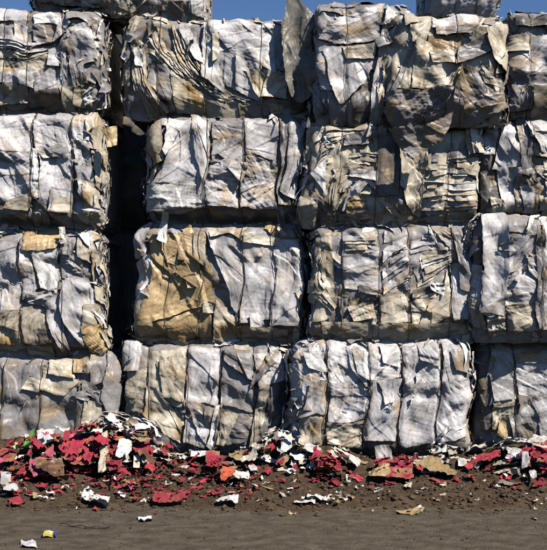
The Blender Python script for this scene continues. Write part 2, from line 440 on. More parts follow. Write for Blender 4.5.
bale('waste_bale', (123, 311, 15, 120), .16, S_('''
D;150,62 172,62;146,90 175,106;a-60 f8
G;153,64 178,66;150,82 176,110;a-50 f7 c5
C;172,72 202,84;176,112 207,116;a-50 f7 d.9 w90
C;146,92 160,100;148,118 170,118;a-60 f7
C;205,100 238,101;206,117 240,117;a0 f5 d.6
G;240,103 268,103;240,116 270,117;a0 f10
L;206,18 232,16 258,17 276,23;207,54 245,58 278,74;a-15 f4 c3 l2 d.1 w110
L;216,50 238,54;222,82 238,92;a-70 f6 c4 er16 d.1
L;236,52 262,64;238,90 262,104;a-65 f10 w80 el18
C;246,66 268,76;256,92 262,104;a-60 f8 eb24 d.5
L;274,22 286,20;278,70 292,74;a85 f10 d.1
C;270,72 290,75;262,98 288,98;a40 f9 d.5
C;192,20 200,58 226,90 266,104;143,26 158,52 184,78 216,101;n11 f9 l5
W;203,24 213,22;204,78 228,94;a-65 f5 d.1 eb12
W;176,24 190,24;196,60 206,66;a-75 f5 d.15
C;142,30 150,80 168,112;128,44 134,82 150,116;n6 f9
L;120,44 128,40;121,56 129,58;a80 f10 j2
W;131,44 141,50;135,64 143,66;a80 f10 j2
C;122,66 130,62;124,86 132,88;a80 f10 j2
L;118,102 126,104;120,114 127,116;a80 j2 f10
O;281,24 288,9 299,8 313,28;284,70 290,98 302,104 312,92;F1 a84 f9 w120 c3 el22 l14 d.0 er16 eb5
O;294,84 311,82;291,112 314,114;a80 f12 w60 d.2
W;272,14 282,18;276,22 284,26;a-40 j2
'''), [160, 207, 262], 'pale top row bale with fanned pleats sweeping down, right of the wide black gap', 'WCCG', r=.11)
bale('waste_bale', (311, 409, 0, 124), -.10, S_('''
G;312,34 318,34;322,104 334,118;a85 f10
G;326,88 352,96;328,122 352,124;a85 f12 el15
D;350,84 372,80;350,124 372,124;a85
L;314,36 326,44;320,90 334,92;a-80 f9 el18
L;326,24 360,10 384,1;328,32 355,26 378,14;a20 f5 et10 eb12
L;322,28 342,26 376,12;318,40 338,46 378,40;a15 f5 eb16 er10 d.4
L;384,5 409,12;379,38 402,34;a75 f10 w60 el12
L;320,47 350,47 377,43;334,98 340,104 364,84;a-78 f8 w70 eb24 c3 d.15 er20 el12
C;340,48 376,44;344,60 372,60;a0 f4 d.8
L;376,50 384,44 394,44;368,118 373,122 378,120;a82 f7 w35 er12 el12 d.1
C;380,58 394,60;382,80 396,86;a60 f8 d.7
C;398,88 388,124;379,84 374,122;n5 f9
L;372,42 400,30;376,50 404,38;a20 f9 j2
'''), [345], 'narrow top row bale with a pale triangular sheet and a thin rolled tube beside it', 'LWGG', r=.1, depth=.8)
bale('waste_bale', (388, 508, 12, 126), -.24, S_('''
B;428,34 462,34;430,60 462,60;a0 f9
G;412,46 422,48;394,90 408,92;a70 f8
C;420,40 434,46;400,88 412,90;a70 f7 d.5
C;418,36 440,50 456,56;412,88 434,88 454,86;a60 f7 d.8 w90
C;430,52 456,50;434,64 456,64;a0 f9 c8 d.9
W;432,16 478,10;432,28 478,27;a0 f8 w40 eb16
G;434,26 478,26;436,34 472,34;a0 f10 eb18
C;480,28 496,26;452,84 464,66;a55 f8 d.4
G;460,48 486,36;456,66 492,52;a20 f7
C;486,28 508,22;496,60 514,92;a-70 f8 w60 el12
D;462,66 480,68 500,92;454,100 470,110 494,106;a-45 f9 c6 l6
C;480,62 502,78;492,104 508,104;a-50 n4 f9
G;391,92 425,89 453,88;392,126 420,124 442,110;a20 f8 c8 d.5 w80
G;424,114 455,102 503,90;426,136 450,128 506,106;a15 f7 c9 eb26 l12 w60
G;446,104 462,98;440,126 464,124;a60 f12
G;392,124 425,124 450,114;400,142 408,152 440,134;a20 f4 c4 w120 eb12 l26 F1 d.3
O;392,124 424,122;394,138 424,136;a10 c9 f5
C;406,126 430,124;412,146 432,142;a10 d.8 eb20
'''), [458], 'tan and grey top row bale bulging forward, torn sheets folded along its bottom edge', 'GCCG', base='C', r=.12)
bale('waste_bale', (504, 640, 8, 120), -.08, S_('''
D;514,12 540,14 562,8;514,26 560,26;a0 f14 w50
L;506,34 530,38 562,30;508,72 540,74 562,70;a3 f6 w120 c3 eb14
C;506,34 530,36;506,52 530,52;a5 d.7
G;514,74 562,72;510,88 562,86;a8 f9 eb20
G;510,88 530,86;512,110 536,108;a-60 f12 c9
O;532,86 562,88;534,116 562,112;a20 f12
'''), [530, 590], 'grey bale at the top right corner with one broad smooth folded sheet', 'GGLC', r=.13)
# second row
bale('waste_bale', (-50, 100, 108, 234), .0, S_('''
L;-12,112 33,111;-12,151 34,153;a25 f5 w90 c4 d.1
L;35,111 73,113;36,153 73,150;a-40 f5 w90 c4 d.1
L;-12,151 34,153;-12,204 38,200;a-40 f7 c6 d.15
L;38,153 73,146;42,204 72,206;a50 f6 c5 w90 d.1 l6
L;36,150 60,144;44,158 72,156;a15 f8
W;32,148 38,150;34,200 42,198;a88 f8 c8
G;2,206 30,194;2,209 26,220;a25 f8 eb20 l8
C;10,200 38,192;4,208 30,212;a20 f9 d.4
G;40,200 48,205;44,229 51,231;a85 f10 eb25 j2
L;54,182 74,178;50,212 74,214;a60 f10 c8
C;56,198 74,196;54,212 73,214;a10 f9 d.6 eb20
L;74,112 92,112;74,140 92,150;a80 f9 c10
L;74,140 88,142;76,168 90,176;a85 f12 c10
L;76,166 90,166;80,196 94,210;a-70 f14 w40 el16
C;84,180 98,186;84,214 100,228;a85 f14 w35 er16 d.6
C;92,112 102,118;92,148 104,158;a85 f16 w35 er18
C;90,150 104,150;92,186 106,196;a85 f14 c12 w35 er18
T;99,131 109,128;101,150 110,147;F1 d.2
W;60,226 66,226;62,234 68,234;F1
'''), [-24, 33, 73], 'lavender white bale at the left edge with crumpled brownish end, second row down', 'LLCW', n1=40, r=.15, ub=.16)
bale('waste_bale', (145, 306, 112, 229), .10, S_('''
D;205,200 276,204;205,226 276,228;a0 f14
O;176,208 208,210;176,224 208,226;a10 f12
W;144,124 158,120;143,182 154,182;a85 f10 w40
C;145,126 158,122;147,170 162,160;a80 f12 w30 d.6 el14
L;190,114 206,118;196,152 208,162;a-70 f10
G;208,117 241,117;208,139 241,139;a-10 f9
L;210,139 241,139;208,172 241,170;a50 f10 c7
L;206,166 241,176;208,206 241,208;a-20 f8 c7 eb12
L;242,116 274,119;242,152 274,162;a35 f6 w80
L;242,150 276,166;242,190 278,208;a-30 f6 c7 w80
L;242,178 276,182;242,208 278,210;a60 c10
W;228,160 246,164;226,168 242,184;a-20 f6 eb20
W;165,114 188,117;160,150 166,160;a80 f6 w90 d.05
L;176,130 192,114 206,150;147,212 176,214 207,206;a55 f7 c5 w90 el22 eb18 l12 d.08
W;148,184 196,178;150,212 204,206;a10 f6 c9 l4 eb16 d.1
L;188,114 204,118;192,158 206,190;a-80 f12 w50
G;275,113 288,114;280,205 292,206;a82 f22 w40 er18 l8
L;286,122 300,126;282,190 298,200;a78 f20 w35
W;163,211 169,211;160,229 168,232;F1 a80 f5 j2
W;142,150 148,148;142,170 148,180;a85 f10 j2
'''), [205, 241], 'second row lavender bale with a big smooth sheet draped diagonally over its left half', 'LWLG', n1=34, r=.15, ub=.17)  # dark bottom strip has the underside's shade put into its colour
bale('waste_bale', (304, 480, 117, 227), -.06, S_('''
C;345,150 362,148 380,150;346,176 362,174 380,176;n6 f8
C;322,132 330,127 376,128;310,196 318,166 345,150;n8 f9
G;344,134 374,132;342,146 366,144;a10 f6
C;345,205 350,185 380,172;330,214 334,180 352,162;n5 f9
W;346,206 360,180 366,178;354,206 364,190 370,182;a60 f7
L;344,212 350,192 364,176;352,214 356,198 368,184;a60 f6 el10
T;350,198 368,194;348,214 370,214;a20 f14 c12 d.5
W;312,172 323,156;329,196 330,194;a-60 f4 et12 d0
C;334,216 380,212;334,236 384,232;n6 f8
G;308,184 328,204;308,232 324,236;a70 f18 c15 l6 er22 w50
C;308,196 320,204;310,222 318,226;a60 f14 c14 el16
D;376,134 398,136;376,196 400,196;a88 f8
L;350,170 378,172;350,176 378,182;a-5 f6 c3
C;440,150 462,150 480,148;436,220 462,222 480,218;n13 f8
C;424,156 446,156;420,222 446,220;n10 f7
C;400,140 426,136;402,162 430,160;a20 d.6
C;399,150 426,150;408,205 424,218;a85 f8 w70 er12 el14 l10 d.5
C;397,134 404,134;402,186 409,190;a88 f8 el12
C;462,120 476,124;466,156 480,150;a70 f10 eb18
W;466,126 482,128;470,154 484,152;a70 f10 c9
'''), [341, 377, 424, 450], 'brown and cream second row bale of thin curved layers, below the bulging tan bale', 'CCGW', base='C', n0=90, n1=46)  # dark mid-face sheet carries the painted shadow of the overhang above
bale('waste_bale', (476, 630, 114, 222), -.02, S_('''
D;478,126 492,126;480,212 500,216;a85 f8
C;534,150 562,152;536,206 562,208;n6 f8
L;505,121 514,120;490,170 521,166;a75 f7 w60 el16 d.05
G;516,116 530,116;520,172 534,182;a85 f16 w28
L;480,128 498,126;482,156 494,155;a75 f10
L;528,116 562,112;530,136 562,160;a-45 f8 eb20 w60 d.05
W;524,120 532,128;540,152 552,158;a-60 f8 el16
L;496,167 521,167;500,208 514,216;a85 f9 d.05
G;512,176 530,182;514,214 534,212;a80 f10 c8
L;516,182 536,190;522,212 536,212;a50 f10
C;488,196 500,200;490,212 506,214;a40 f12 c10
'''), [533, 590], 'silvery bale with crooked vertical folds at the right edge, second row down', 'LLGC', n1=34)
# third row
bale('waste_bale', (-50, 100, 229, 361), .01, S_('''
L;-12,240 20,240;-12,264 20,266;a30 f7 c5 d.1
L;-12,262 20,264;-12,312 22,310;a75 f8 d.1 c5 w90
L;22,240 38,244;23,300 34,302;a85 f16 w35 d.1
L;36,236 62,236;38,256 62,254;a30 f9 c9
W;38,252 63,248;40,288 56,294;a60 f7 c5 d.2
L;64,252 86,250;62,278 86,290;a-50 f8 c8 d.1
T;24,231 62,230;26,252 60,248;a10 f14 c12 d.5
G;64,238 76,240;64,254 78,256;a60 c12
C;78,236 92,240;82,256 96,266;a-60 f9 c9
C;-12,311 20,310;-12,352 22,352;a70 f10 d.7 c7
C;24,306 52,310;24,344 48,348;a75 f8 d.4 w60 el12
D;40,330 62,330;38,356 66,358;a10
C;22,346 50,346;22,358 50,360;a0 f9
L;26,294 54,290;30,304 54,308;a-10 f8 eb16
L;44,304 62,290;58,352 68,350;a-75 f7 el14
L;62,281 80,276 96,296;61,310 70,330 84,348;a-62 f5 c3 l24 el26 eb22 w110 d.03
C;84,304 100,304;84,332 102,336;a80 f8
T;84,326 100,324;86,352 104,354;a60 f12 c14 d.6
C;92,250 100,256;94,300 104,310;a85 f14 w35
'''), [-24, 22, 63], 'white crumpled bale at the left edge with a kite shaped lavender sheet sticking out', 'LWCC', n1=46)
bale('waste_bale', (136, 306, 221, 347), .10, S_('''
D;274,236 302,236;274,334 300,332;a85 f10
W;133,262 152,252;138,336 144,336;a86 f10 w40 el10
C;139,300 158,300;140,336 152,336;a86 f9
T;154,234 208,232;142,330 214,338;a84 f7 w60 c3 d.25 l3
T;160,236 184,233;168,262 178,266;a60 f7 d.1
T;184,232 206,233;178,258 208,266;a-50 f6 d.1 eb14
C;196,236 208,232;194,258 208,272;a60 f6 eb18
T;178,266 202,252;186,288 196,286;a50 f5 eb22 el14 d.1
T;168,262 200,276;166,268 196,288;a-25 f6 eb10
T;142,316 214,294;144,324 218,302;a15 f4 eb12 d.1
T;142,324 190,318;144,338 200,344;a5 f5 d.5
C;205,300 224,304;206,312 222,314;a0 f5 eb16 et10
C;218,298 240,320;214,342 240,346;a-60 f9 d.5
L;208,233 228,236 246,240;224,282 232,302 240,322;a-70 f4 w60 c2 l8 el16 d.05
L;245,236 282,238;241,324 274,320;a84 f4 c3 w90 d.05 l4
L;276,238 302,238;272,326 298,326;a83 f12 w40 d.05
C;208,228 230,227 250,234;212,236 230,234 246,242;a-5 f5 eb14
C;246,234 282,238;246,242 280,246;a-3 f5 d.6
W;252,314 264,312;254,330 270,334;a-50 f5 eb18 el14 d.05
C;240,326 290,328;242,350 290,350;a10 f8 d.7
C;140,334 190,340 250,342;142,350 190,352 250,352;a-3 f9 d.6
L;130,222 150,220;137,260 146,254;a80 f9 l14 el12 d.03 c6
'''), [167, 201, 243, 274], 'third row bale with tan kraft paper left and a flat pale triangular sheet right', 'CLTC', n0=60, n1=26, crum=.8)  # dark sheet at the right end paints in the neighbouring bale's shadow
bale('waste_bale', (309, 474, 222, 346), -.06, S_('''
C;312,238 328,234;314,322 334,316;a86 f12
C;328,238 322,272 336,304;312,240 310,290 330,316;n6 f9
L;340,236 374,234;340,262 376,256;a20 n5 f7
L;340,256 376,252;340,272 376,268;a15 f5
L;340,268 378,268;342,288 378,292;a-8 f6 d.2 eb10
D;356,284 380,290;356,292 378,296;a0
G;338,300 376,296;342,342 374,342;a50 f12 c13
C;344,306 372,302;352,322 374,318;a30 f9 c9
L;378,254 390,244 407,236;379,304 392,296 408,286;n8 f7 l4
L;408,240 424,237 448,238;408,262 424,256 448,254;n4 f7
L;408,266 424,258 448,252;408,292 430,280 450,264;n5 f7
C;379,298 408,288;379,326 408,322;a30 d.8 f6
C;378,322 408,322;376,342 408,343;a5 f8 d.6
D;410,290 430,286;410,298 428,296;a10
C;409,302 430,292 450,282;409,340 430,338 450,332;a35 f6 d.7
C;426,302 450,282;412,332 448,316;a40 f6 eb14
W;426,282 442,284;428,290 440,296;a0 c14 f9
L;448,264 466,262;450,320 466,318;a86 f9
G;450,228 460,222 470,240;458,290 466,292 472,280;a-80 f14 w50 er20 l16
G;430,228 448,226;438,240 450,250;a-40 f12 c10
C;316,326 390,324 468,324;318,346 390,348 468,346;a2 f8 d.7
C;320,322 370,322;322,334 370,336;a8 f9 d.6
'''), [340, 377, 407, 449], 'third row cream bale wrapped in slanting bands, above the crumpled silver bale', 'LWCC', n0=60, n1=40)
bale('waste_bale', (470, 630, 215, 346), -.14, S_('''
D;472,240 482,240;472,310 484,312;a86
L;470,262 481,266;470,300 484,306;a80 f12 c12 eb18
C;472,296 484,302;474,326 486,332;a80 f12 c12
L;503,216 520,217 540,222;504,274 520,268 532,260;a60 f6 w80 c4 d.08
G;504,218 536,221;505,232 538,236;a0 f6
L;506,234 528,234;505,276 514,262;a60 f8 eb14
L;504,276 526,262 540,262;504,306 540,304;a-28 f12 w35 d.1
C;506,306 540,302;508,332 540,330;a20 f9 d.6
L;526,250 544,262;526,270 544,290;a-30 f12 c10
L;540,222 564,222;540,330 564,330;a85 f9 d.1
G;534,226 542,228;536,330 544,326;a85 f14 c10
C;486,310 504,312;488,336 506,336;a20 f12 c12
L;482,216 492,213 505,218;481,312 492,316 505,310;a87 f8 w90 c4 l30 el5 er5 d.02
L;481,270 504,300;482,312 504,314;a50 f7 c6
'''), [540, 590], 'third row lavender bale at the right edge, an upright rolled sheet at its left end', 'LLWC', n1=34)
# bottom row
bale('waste_bale', (-50, 115, 354, 468), .02, S_('''
G;-12,364 3,362;-12,466 3,466;a88 f5 c3 d.3
G;3,364 41,360;3,466 41,466;a88 f4 c3 w100 d.35 l3
G;41,386 78,388;41,462 78,460;a88 f4 c3 w100 d.35 l3
C;42,364 60,368 78,382;38,388 52,394 64,396;a-15 f9 eb22 l8 d.5
C;28,374 43,382;22,388 40,392;a10 f7 eb18 d.4
C;46,360 70,358;48,374 74,378;a-20 f8 d.6
T;70,352 86,350;72,372 84,372;a80 f7 d.4
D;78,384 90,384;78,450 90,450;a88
C;84,398 102,402;84,432 106,436;a80 f12 w35 d.6
G;88,344 108,342;90,386 106,380;a80 f9 er14 l10
C;86,340 112,341;88,352 116,354;a0 f9 eb16 d.5
G;80,378 92,384 108,400;84,394 100,402 114,420;a-40 f14 w35 eb20 l14
G;104,352 110,350 116,370;102,400 110,418 118,420;a85 f16 w35 l14 er18
G;70,392 84,390;76,398 90,402;a0 f12 j2
L;12,436 15,438;11,441 18,442;a20 l12 eb20 f3
'''), [-24, 3, 41], 'bale with smooth dirty grey panels at the bottom left behind the red rag heap', 'GCGG', n0=60, n1=26, crum=.6)
bale('waste_bale', (119, 288, 341, 466), .06, S_('''
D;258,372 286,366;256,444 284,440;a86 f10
C;124,372 146,368;126,410 142,414;a80 f7 d.4
C;150,350 188,346;146,402 182,408;a82 f6 c4 d.4 w90
C;156,362 172,356;172,402 184,400;a-65 f9 w50 eb12 d.4
C;158,356 164,362;162,396 180,402;a-70 f7
C;146,386 160,392 182,424;142,414 158,428 180,444;a-45 f5 c3 d.5 w90
G;143,424 170,436;144,456 186,452;a-30 f5
L;189,346 223,348;184,400 216,406;a-75 f3 c2 l3 d.12 w100
G;224,350 254,352;218,404 252,412;a-70 f4 c3 d.1
G;224,349 256,350;224,360 258,384;a-30 f9 eb24 l8
G;236,352 262,356;248,378 262,384;a-50 f12 eb18
L;184,400 214,406;184,442 206,450;a-78 f4 c4 d.3
L;186,400 202,412;198,434 206,444;a-60 f9 el12 c8
W;216,404 222,404;206,446 214,452;a-78 f4 d.1
G;218,406 252,416;214,448 246,442;a-40 f9 c6
C;222,410 238,414;216,444 224,446;a70 f9 d.4
L;254,354 280,352;258,388 282,380;a-50 f12 c8 d.15
C;258,384 268,384;250,446 260,440;a80 f12
L;127,342 142,338;120,372 138,370;a70 f10 c8 l10 d.2
W;194,446 214,456;190,462 214,464;a-10 f6 l16
'''), [148, 187, 220, 254], 'bottom row bale with smooth slanting cream and grey panels, left of the silver bale', 'CGLC', n0=50, n1=22, crum=.7, gr=.016, r=.15)  # dark right-hand sheet: shadow of the forward silver bale put into colour
bale('waste_bale', (287, 472, 339, 466), -.14, S_('''
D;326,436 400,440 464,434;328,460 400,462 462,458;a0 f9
C;296,380 326,380;300,445 326,448;a80 f12 w40 d.5
L;296,345 327,343;290,376 324,380;a60 f10 c11
L;288,366 318,362;290,402 314,412;a70 f12 c11 el16
L;306,382 326,380;304,410 326,414;a80 f14 w40
C;300,412 322,418;304,446 322,448;a70 f9 d.6 c8
L;326,341 365,341;326,388 367,388;a-75 f7 c6 w90 d.05
W;300,350 320,356;306,368 326,372;a-30 f7 eb20
L;326,384 367,382;329,424 366,420;a-45 f8 c6 d.05
C;329,422 366,420;328,444 362,448;a20 f7 c9 d.95
L;344,346 356,346;348,366 366,388;a-60 f9 eb18 d.05
L;367,341 399,345;367,382 399,378;a50 f7 c9 d.05
W;350,348 366,352;354,372 368,380;a-40 f8 eb16
L;367,378 399,380;366,440 397,440;a85 f4 c4 l2 d.35 w110
L;374,379 399,378;382,404 392,400;a70 f6 l10 eb24 d.05
L;401,344 439,348;401,386 437,378;a40 f9 c9 d.05
W;414,374 438,354;412,388 438,386;a20 f5 eb14 l8 d.02
L;400,384 438,381;400,446 437,443;a86 f4 c4 l2 d.15 w110
L;440,345 466,347;440,384 465,382;a60 f9 c6 d.05
L;438,381 468,379;438,442 466,436;a-60 f7 c5 d.1
W;378,346 396,346;380,362 398,368;a40 f9 c9 eb16
L;416,344 436,346;418,360 438,366;a-30 f10 c9 eb14
G;448,352 466,350;452,370 468,376;a-50 f10
b;342,407 348,408;342,409 348,410;f1 c1 l1 j.2 eb1 d0
b;385,408 390,409;385,410 390,411;f1 c1 l1 j.2 eb1 d0
b;384,417 388,417;384,419 388,419;f1 c1 l1 j.2 eb1 d0
L;374,444 390,442;380,470 394,464;F1 a80 f7 j1.5
'''), [325, 366, 400, 438], 'big silvery crumpled bale standing forward in the bottom row', 'LWLG', n0=90, n1=60, base='L', r=.17, gr=.018, ub=.10)  # shade of the undercut bottom is painted as a dark sheet
bale('waste_bale', (476, 630, 341, 464), .10, S_('''
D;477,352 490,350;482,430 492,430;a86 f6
L;490,347 514,350;490,404 515,398;a86 f6 c4 d.12 w80
C;490,402 514,396;494,442 514,440;a60 f7 c9 d.5
L;515,352 562,350;517,398 562,396;a3 f5 c4 d.1 l3
C;516,352 562,350;516,362 562,362;a3 f5 d.6
G;516,394 532,396 546,404;518,432 530,440 538,438;a-50 f10 w60 el18 l8
L;530,396 562,396;540,436 562,432;a-40 f9 c6
T;500,420 512,418;496,434 508,440;a60 f7
G;508,416 518,414;514,440 524,440;a-60 f9 el16
L;490,378 510,380;492,400 512,398;a20 f6
'''), [515, 550, 590], 'smooth pale bale at the bottom right edge behind loose plastic sheets', 'LCLG', n0=50, n1=20, crum=.6)  # dark strip on the left side is that side's shade put into colour
# a fifth layer shows only its bottom edge along the top of the picture
bale('waste_bale', (28, 128, -70, 12), .06, S_('''
L;36,-10 80,-10;34,2 80,3;a5 f10 c10
W;80,-10 126,-10;80,4 122,6;a0 f12 c10
C;100,-2 124,0;104,10 122,10;a40 f14 c12
'''), [64], 'leftmost crumpled white bale cut off by the top of the picture', 'LWCG', n0=50, n1=40, depth=.8)
bale('waste_bale', (112, 209, -70, 22), .20, S_('''
C;164,4 200,6;160,21 196,20;a10 f9 c9
G;170,2 190,2;168,16 192,16;a-30 f10 eb16
W;192,-8 208,-4;190,10 207,16;a70 f10 c10
C;130,4 160,6;130,18 160,18;a10 f12 c12
'''), [160], 'bale cut off by the top of the picture, resting above the fanned pleats', 'WCGC', n0=50, n1=40, depth=.8)
bale('waste_bale', (428, 504, -70, 17), -.16, S_('''
L;432,-6 480,-4;432,12 478,12;a0 f8 w40
L;478,-6 500,-5;480,14 500,8;a50 f10
'''), [458], 'grey white folded bale at the top edge, above the bulging tan bale', 'LGWC', n0=40, n1=30, depth=.8)
# a second row stands behind, its colours darkened to paint the gaps' black shade
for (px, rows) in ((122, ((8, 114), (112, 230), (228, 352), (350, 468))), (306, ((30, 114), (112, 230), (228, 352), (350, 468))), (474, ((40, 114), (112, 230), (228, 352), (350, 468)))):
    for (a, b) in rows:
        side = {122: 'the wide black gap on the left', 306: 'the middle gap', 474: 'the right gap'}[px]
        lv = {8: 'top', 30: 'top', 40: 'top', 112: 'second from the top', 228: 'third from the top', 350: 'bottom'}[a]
        bale('waste_bale', (px-75, px+75, a, b), 1.8, [], [px], 'shadowed bale deep in %s, %s' % (side, lv), 'DDGO', base='D', n0=16, n1=0, depth=.6, res=.03, group='bales of the row behind')  # dark base and palette stand in for deep shade
# ------------------------------------------------------------------ ground
def heap(x, y):
    h = 0
    for (cx, cy, sx, sy, a) in ((-1.8, -.35, .42, .30, .10), (-1.25, -.22, .46, .24, .15), (-1.95, -.45, .4, .35, .12), (-.35, -.4, .6, .3, .06), (.10, -.25, .25, .2, .10),
                                (.6, -.5, .5, .25, .05), (1.35, -.42, .5, .25, .05), (2.25, -.5, .35, .32, .13), (2.0, -.15, .5, .2, .10), (1.3, -.2, .3, .2, .03), (.45, -.25, .3, .2, .1), (-2.6, -.4, .6, .4, .14), (2.9, -.4, .6, .4, .14)):
        h = h+a*np.exp(-((x-cx)/sx)**2-((y-cy)/sy)**2)
    return h
EDGE = lambda x: -1.72+.10*vnoise(x*1.1, x*0, 5)+.04*vnoise(x*5, x*0, 6)
def dirt(x, y):
    ed = sstep((y-EDGE(x))/.30)
    rough = .036*crumple(x, y, .11, 71, 3)+.035*fbm(x/.3, y/.22, 72, 3)+.022*crumple(x, y, .04, 73, 3)
    return ed*(.035+rough*(.5+.5*sstep((y+1.7)/.8)))+heap(x, y)-.03*(1-ed)
GS = Surf(-3.6, 3.6, -3.2, .5, .015)
GS.H = np.maximum(dirt(GS.X, GS.Y), 0.004)
def ground_pt(px, py):
    d = D0-.5
    for _ in range(12):
        X = (px-273.5)/F*d; Y = np.array(d-D0)
        h = float(max(0, dirt(np.array(X), Y)))
        dn = F*(CZ-h)/max(py-275, 60)
        d = .5*d+.5*min(max(dn, 3), 7.93)
    return ((px-273.5)/F*d, d-D0)

def mat_earth(name, c0, c1, c2, bs_=.5, sc=1., rough=.95):
    m = bpy.data.materials.new(name); m.use_nodes = True
    nt = m.node_tree; N = nt.nodes; L = nt.links; b = N['Principled BSDF']
    tc = N.new('ShaderNodeTexCoord')
    def nz(s, d=8, r=.65):
        n = N.new('ShaderNodeTexNoise'); n.inputs['Scale'].default_value = s*sc; n.inputs['Detail'].default_value = d; n.inputs['Roughness'].default_value = r
        mpn = N.new('ShaderNodeMapping'); mpn.inputs['Scale'].default_value = (1, 1.7, 1); L.new(tc.outputs['Object'], mpn.inputs[0]); L.new(mpn.outputs[0], n.inputs['Vector']); return n.outputs['Fac']
    r1 = N.new('ShaderNodeValToRGB'); r1.color_ramp.elements[0].position = .35; r1.color_ramp.elements[1].position = .68
    r1.color_ramp.elements[0].color = (*c0, 1); r1.color_ramp.elements[1].color = (*c1, 1); L.new(nz(7), r1.inputs[0])
    r2 = N.new('ShaderNodeValToRGB'); r2.color_ramp.elements[0].position = .60; r2.color_ramp.elements[1].position = .72; L.new(nz(50, 6, .75), r2.inputs[0])
    mx = N.new('ShaderNodeMix'); mx.data_type = 'RGBA'; L.new(r2.outputs[0], mx.inputs[0]); L.new(r1.outputs[0], mx.inputs[6]); mx.inputs[7].default_value = (*c2, 1)
    L.new(mx.outputs[2], b.inputs['Base Color']); b.inputs['Roughness'].default_value = rough; b.inputs['Specular IOR Level'].default_value = .15
    bp = N.new('ShaderNodeBump'); bp.inputs['Strength'].default_value = bs_; bp.inputs['Distance'].default_value = .02
    ad = N.new('ShaderNodeMath'); L.new(nz(30, 8, .8), ad.inputs[0]); v = N.new('ShaderNodeTexVoronoi'); v.inputs['Scale'].default_value = 90*sc
    L.new(tc.outputs['Object'], v.inputs['Vector']); q = N.new('ShaderNodeMath'); q.operation = 'MULTIPLY'; q.inputs[1].default_value = .4; L.new(v.outputs['Distance'], q.inputs[0]); L.new(q.outputs[0], ad.inputs[1])
    L.new(ad.outputs[0], bp.inputs['Height']); L.new(bp.outputs[0], b.inputs['Normal'])
    return m
ROAD = mat_earth('dirty_road', (.068, .053, .037), (.155, .125, .09), (.25, .21, .16), .8)
MUD = mat_earth('churned_earth', (.055, .036, .022), (.15, .10, .06), (.24, .165, .10), 1.0)
CLOD = mat_earth('clod_earth', (.085, .055, .033), (.18, .122, .072), (.26, .185, .115), .8, 2)

g = mk('ground', [(-400, -400, -.012), (400, -400, -.012), (400, 400, -.012), (-400, 400, -.012)], [(0, 1, 2, 3)], ROAD, smooth=False); tag(g, '', '', kind='structure')
xs = np.arange(-3.6, 3.6, .02); ys = np.arange(-6.5, -1.2, .02)
x, y = np.meshgrid(xs, ys, indexing='ij')
z = .012*fbm(x/.9, y/.3, 51, 4)+.007*fbm(x/.06, y/.05, 52, 3)+.003
o = mk('road', np.stack([x, y, z], -1).reshape(-1, 3), gridf(len(xs), len(ys)), ROAD); tag(o, '', '', kind='structure')
xs = np.arange(-3.6, 3.6, .013); ys = np.concatenate([np.arange(-2.1, .2, .013), np.arange(.2, 3, .1)])
x, y = np.meshgrid(xs, ys, indexing='ij')
o = mk('churned_ground', np.stack([x, y, dirt(x, y)], -1).reshape(-1, 3), gridf(len(xs), len(ys)), MUD); tag(o, '', '', kind='structure')

# clods: uncountable
def lumps(n, name, mat, place, smin, smax, flat=.5, col=None, label='', cat='dirt', squash=None):
    import bmesh
    bm = bmesh.new(); bmesh.ops.create_icosphere(bm, subdivisions=1, radius=1); bv = np.array([v.co for v in bm.verts]); bf = np.array([[v.index for v in f.verts] for f in bm.faces]); bm.free()
    VV, FF, CC = [], [], []
    for i in range(n):
        X, Y = place(); s = smin+(smax-smin)*random.random()**3
        v = bv*np.clip(1+.38*RNG.randn(len(bv), 3), .3, 1.8); v = v*np.array([1, random.uniform(.6, 1.1), flat*random.uniform(.5, 1.1)])*s
        if squash: v = bv*np.array([1, random.uniform(.2, .7), .08])*s*(1+.4*RNG.randn(len(bv), 1))
        a = random.uniform(0, 6.3); ca, sa = math.cos(a), math.sin(a)
        v = np.stack([v[:, 0]*ca-v[:, 1]*sa, v[:, 0]*sa+v[:, 1]*ca, v[:, 2]+(.3*v[:, 0] if squash else 0)], 1)
        zz = float(GS.samp(GS.H, np.array(X), np.array(Y)))
        VV.append(v+np.array([X, Y, zz+s*flat*.25])); FF.append(bf+i*len(bv))
        if col: CC.append(np.repeat(np.array(PAL[random.choice(col)])[None]*random.uniform(.7, 1.2), len(bv), 0))
    o = mk(name, np.vstack(VV), np.vstack(FF), mat, None, np.vstack(CC) if CC else None, smooth=False)
    return tag(o, label, cat, kind='stuff')
def pl_mud():
    while True:
        X = random.uniform(-3, 3); Y = random.uniform(-1.75, -.05)
        if Y > float(EDGE(np.array(X)))+abs(random.gauss(0, .12)): return X, Y
lumps(8000, 'dirt_clods', CLOD, pl_mud, .004, .026, label='brown clods of churned earth strewn along the foot of the bales')
def pl_road(): return random.uniform(-2.6, 2.6), -1.6-abs(random.gauss(0, .45))
lumps(900, 'road_grit', CLOD, pl_road, .003, .010, label='small grit lying on the dark road surface', cat='grit')

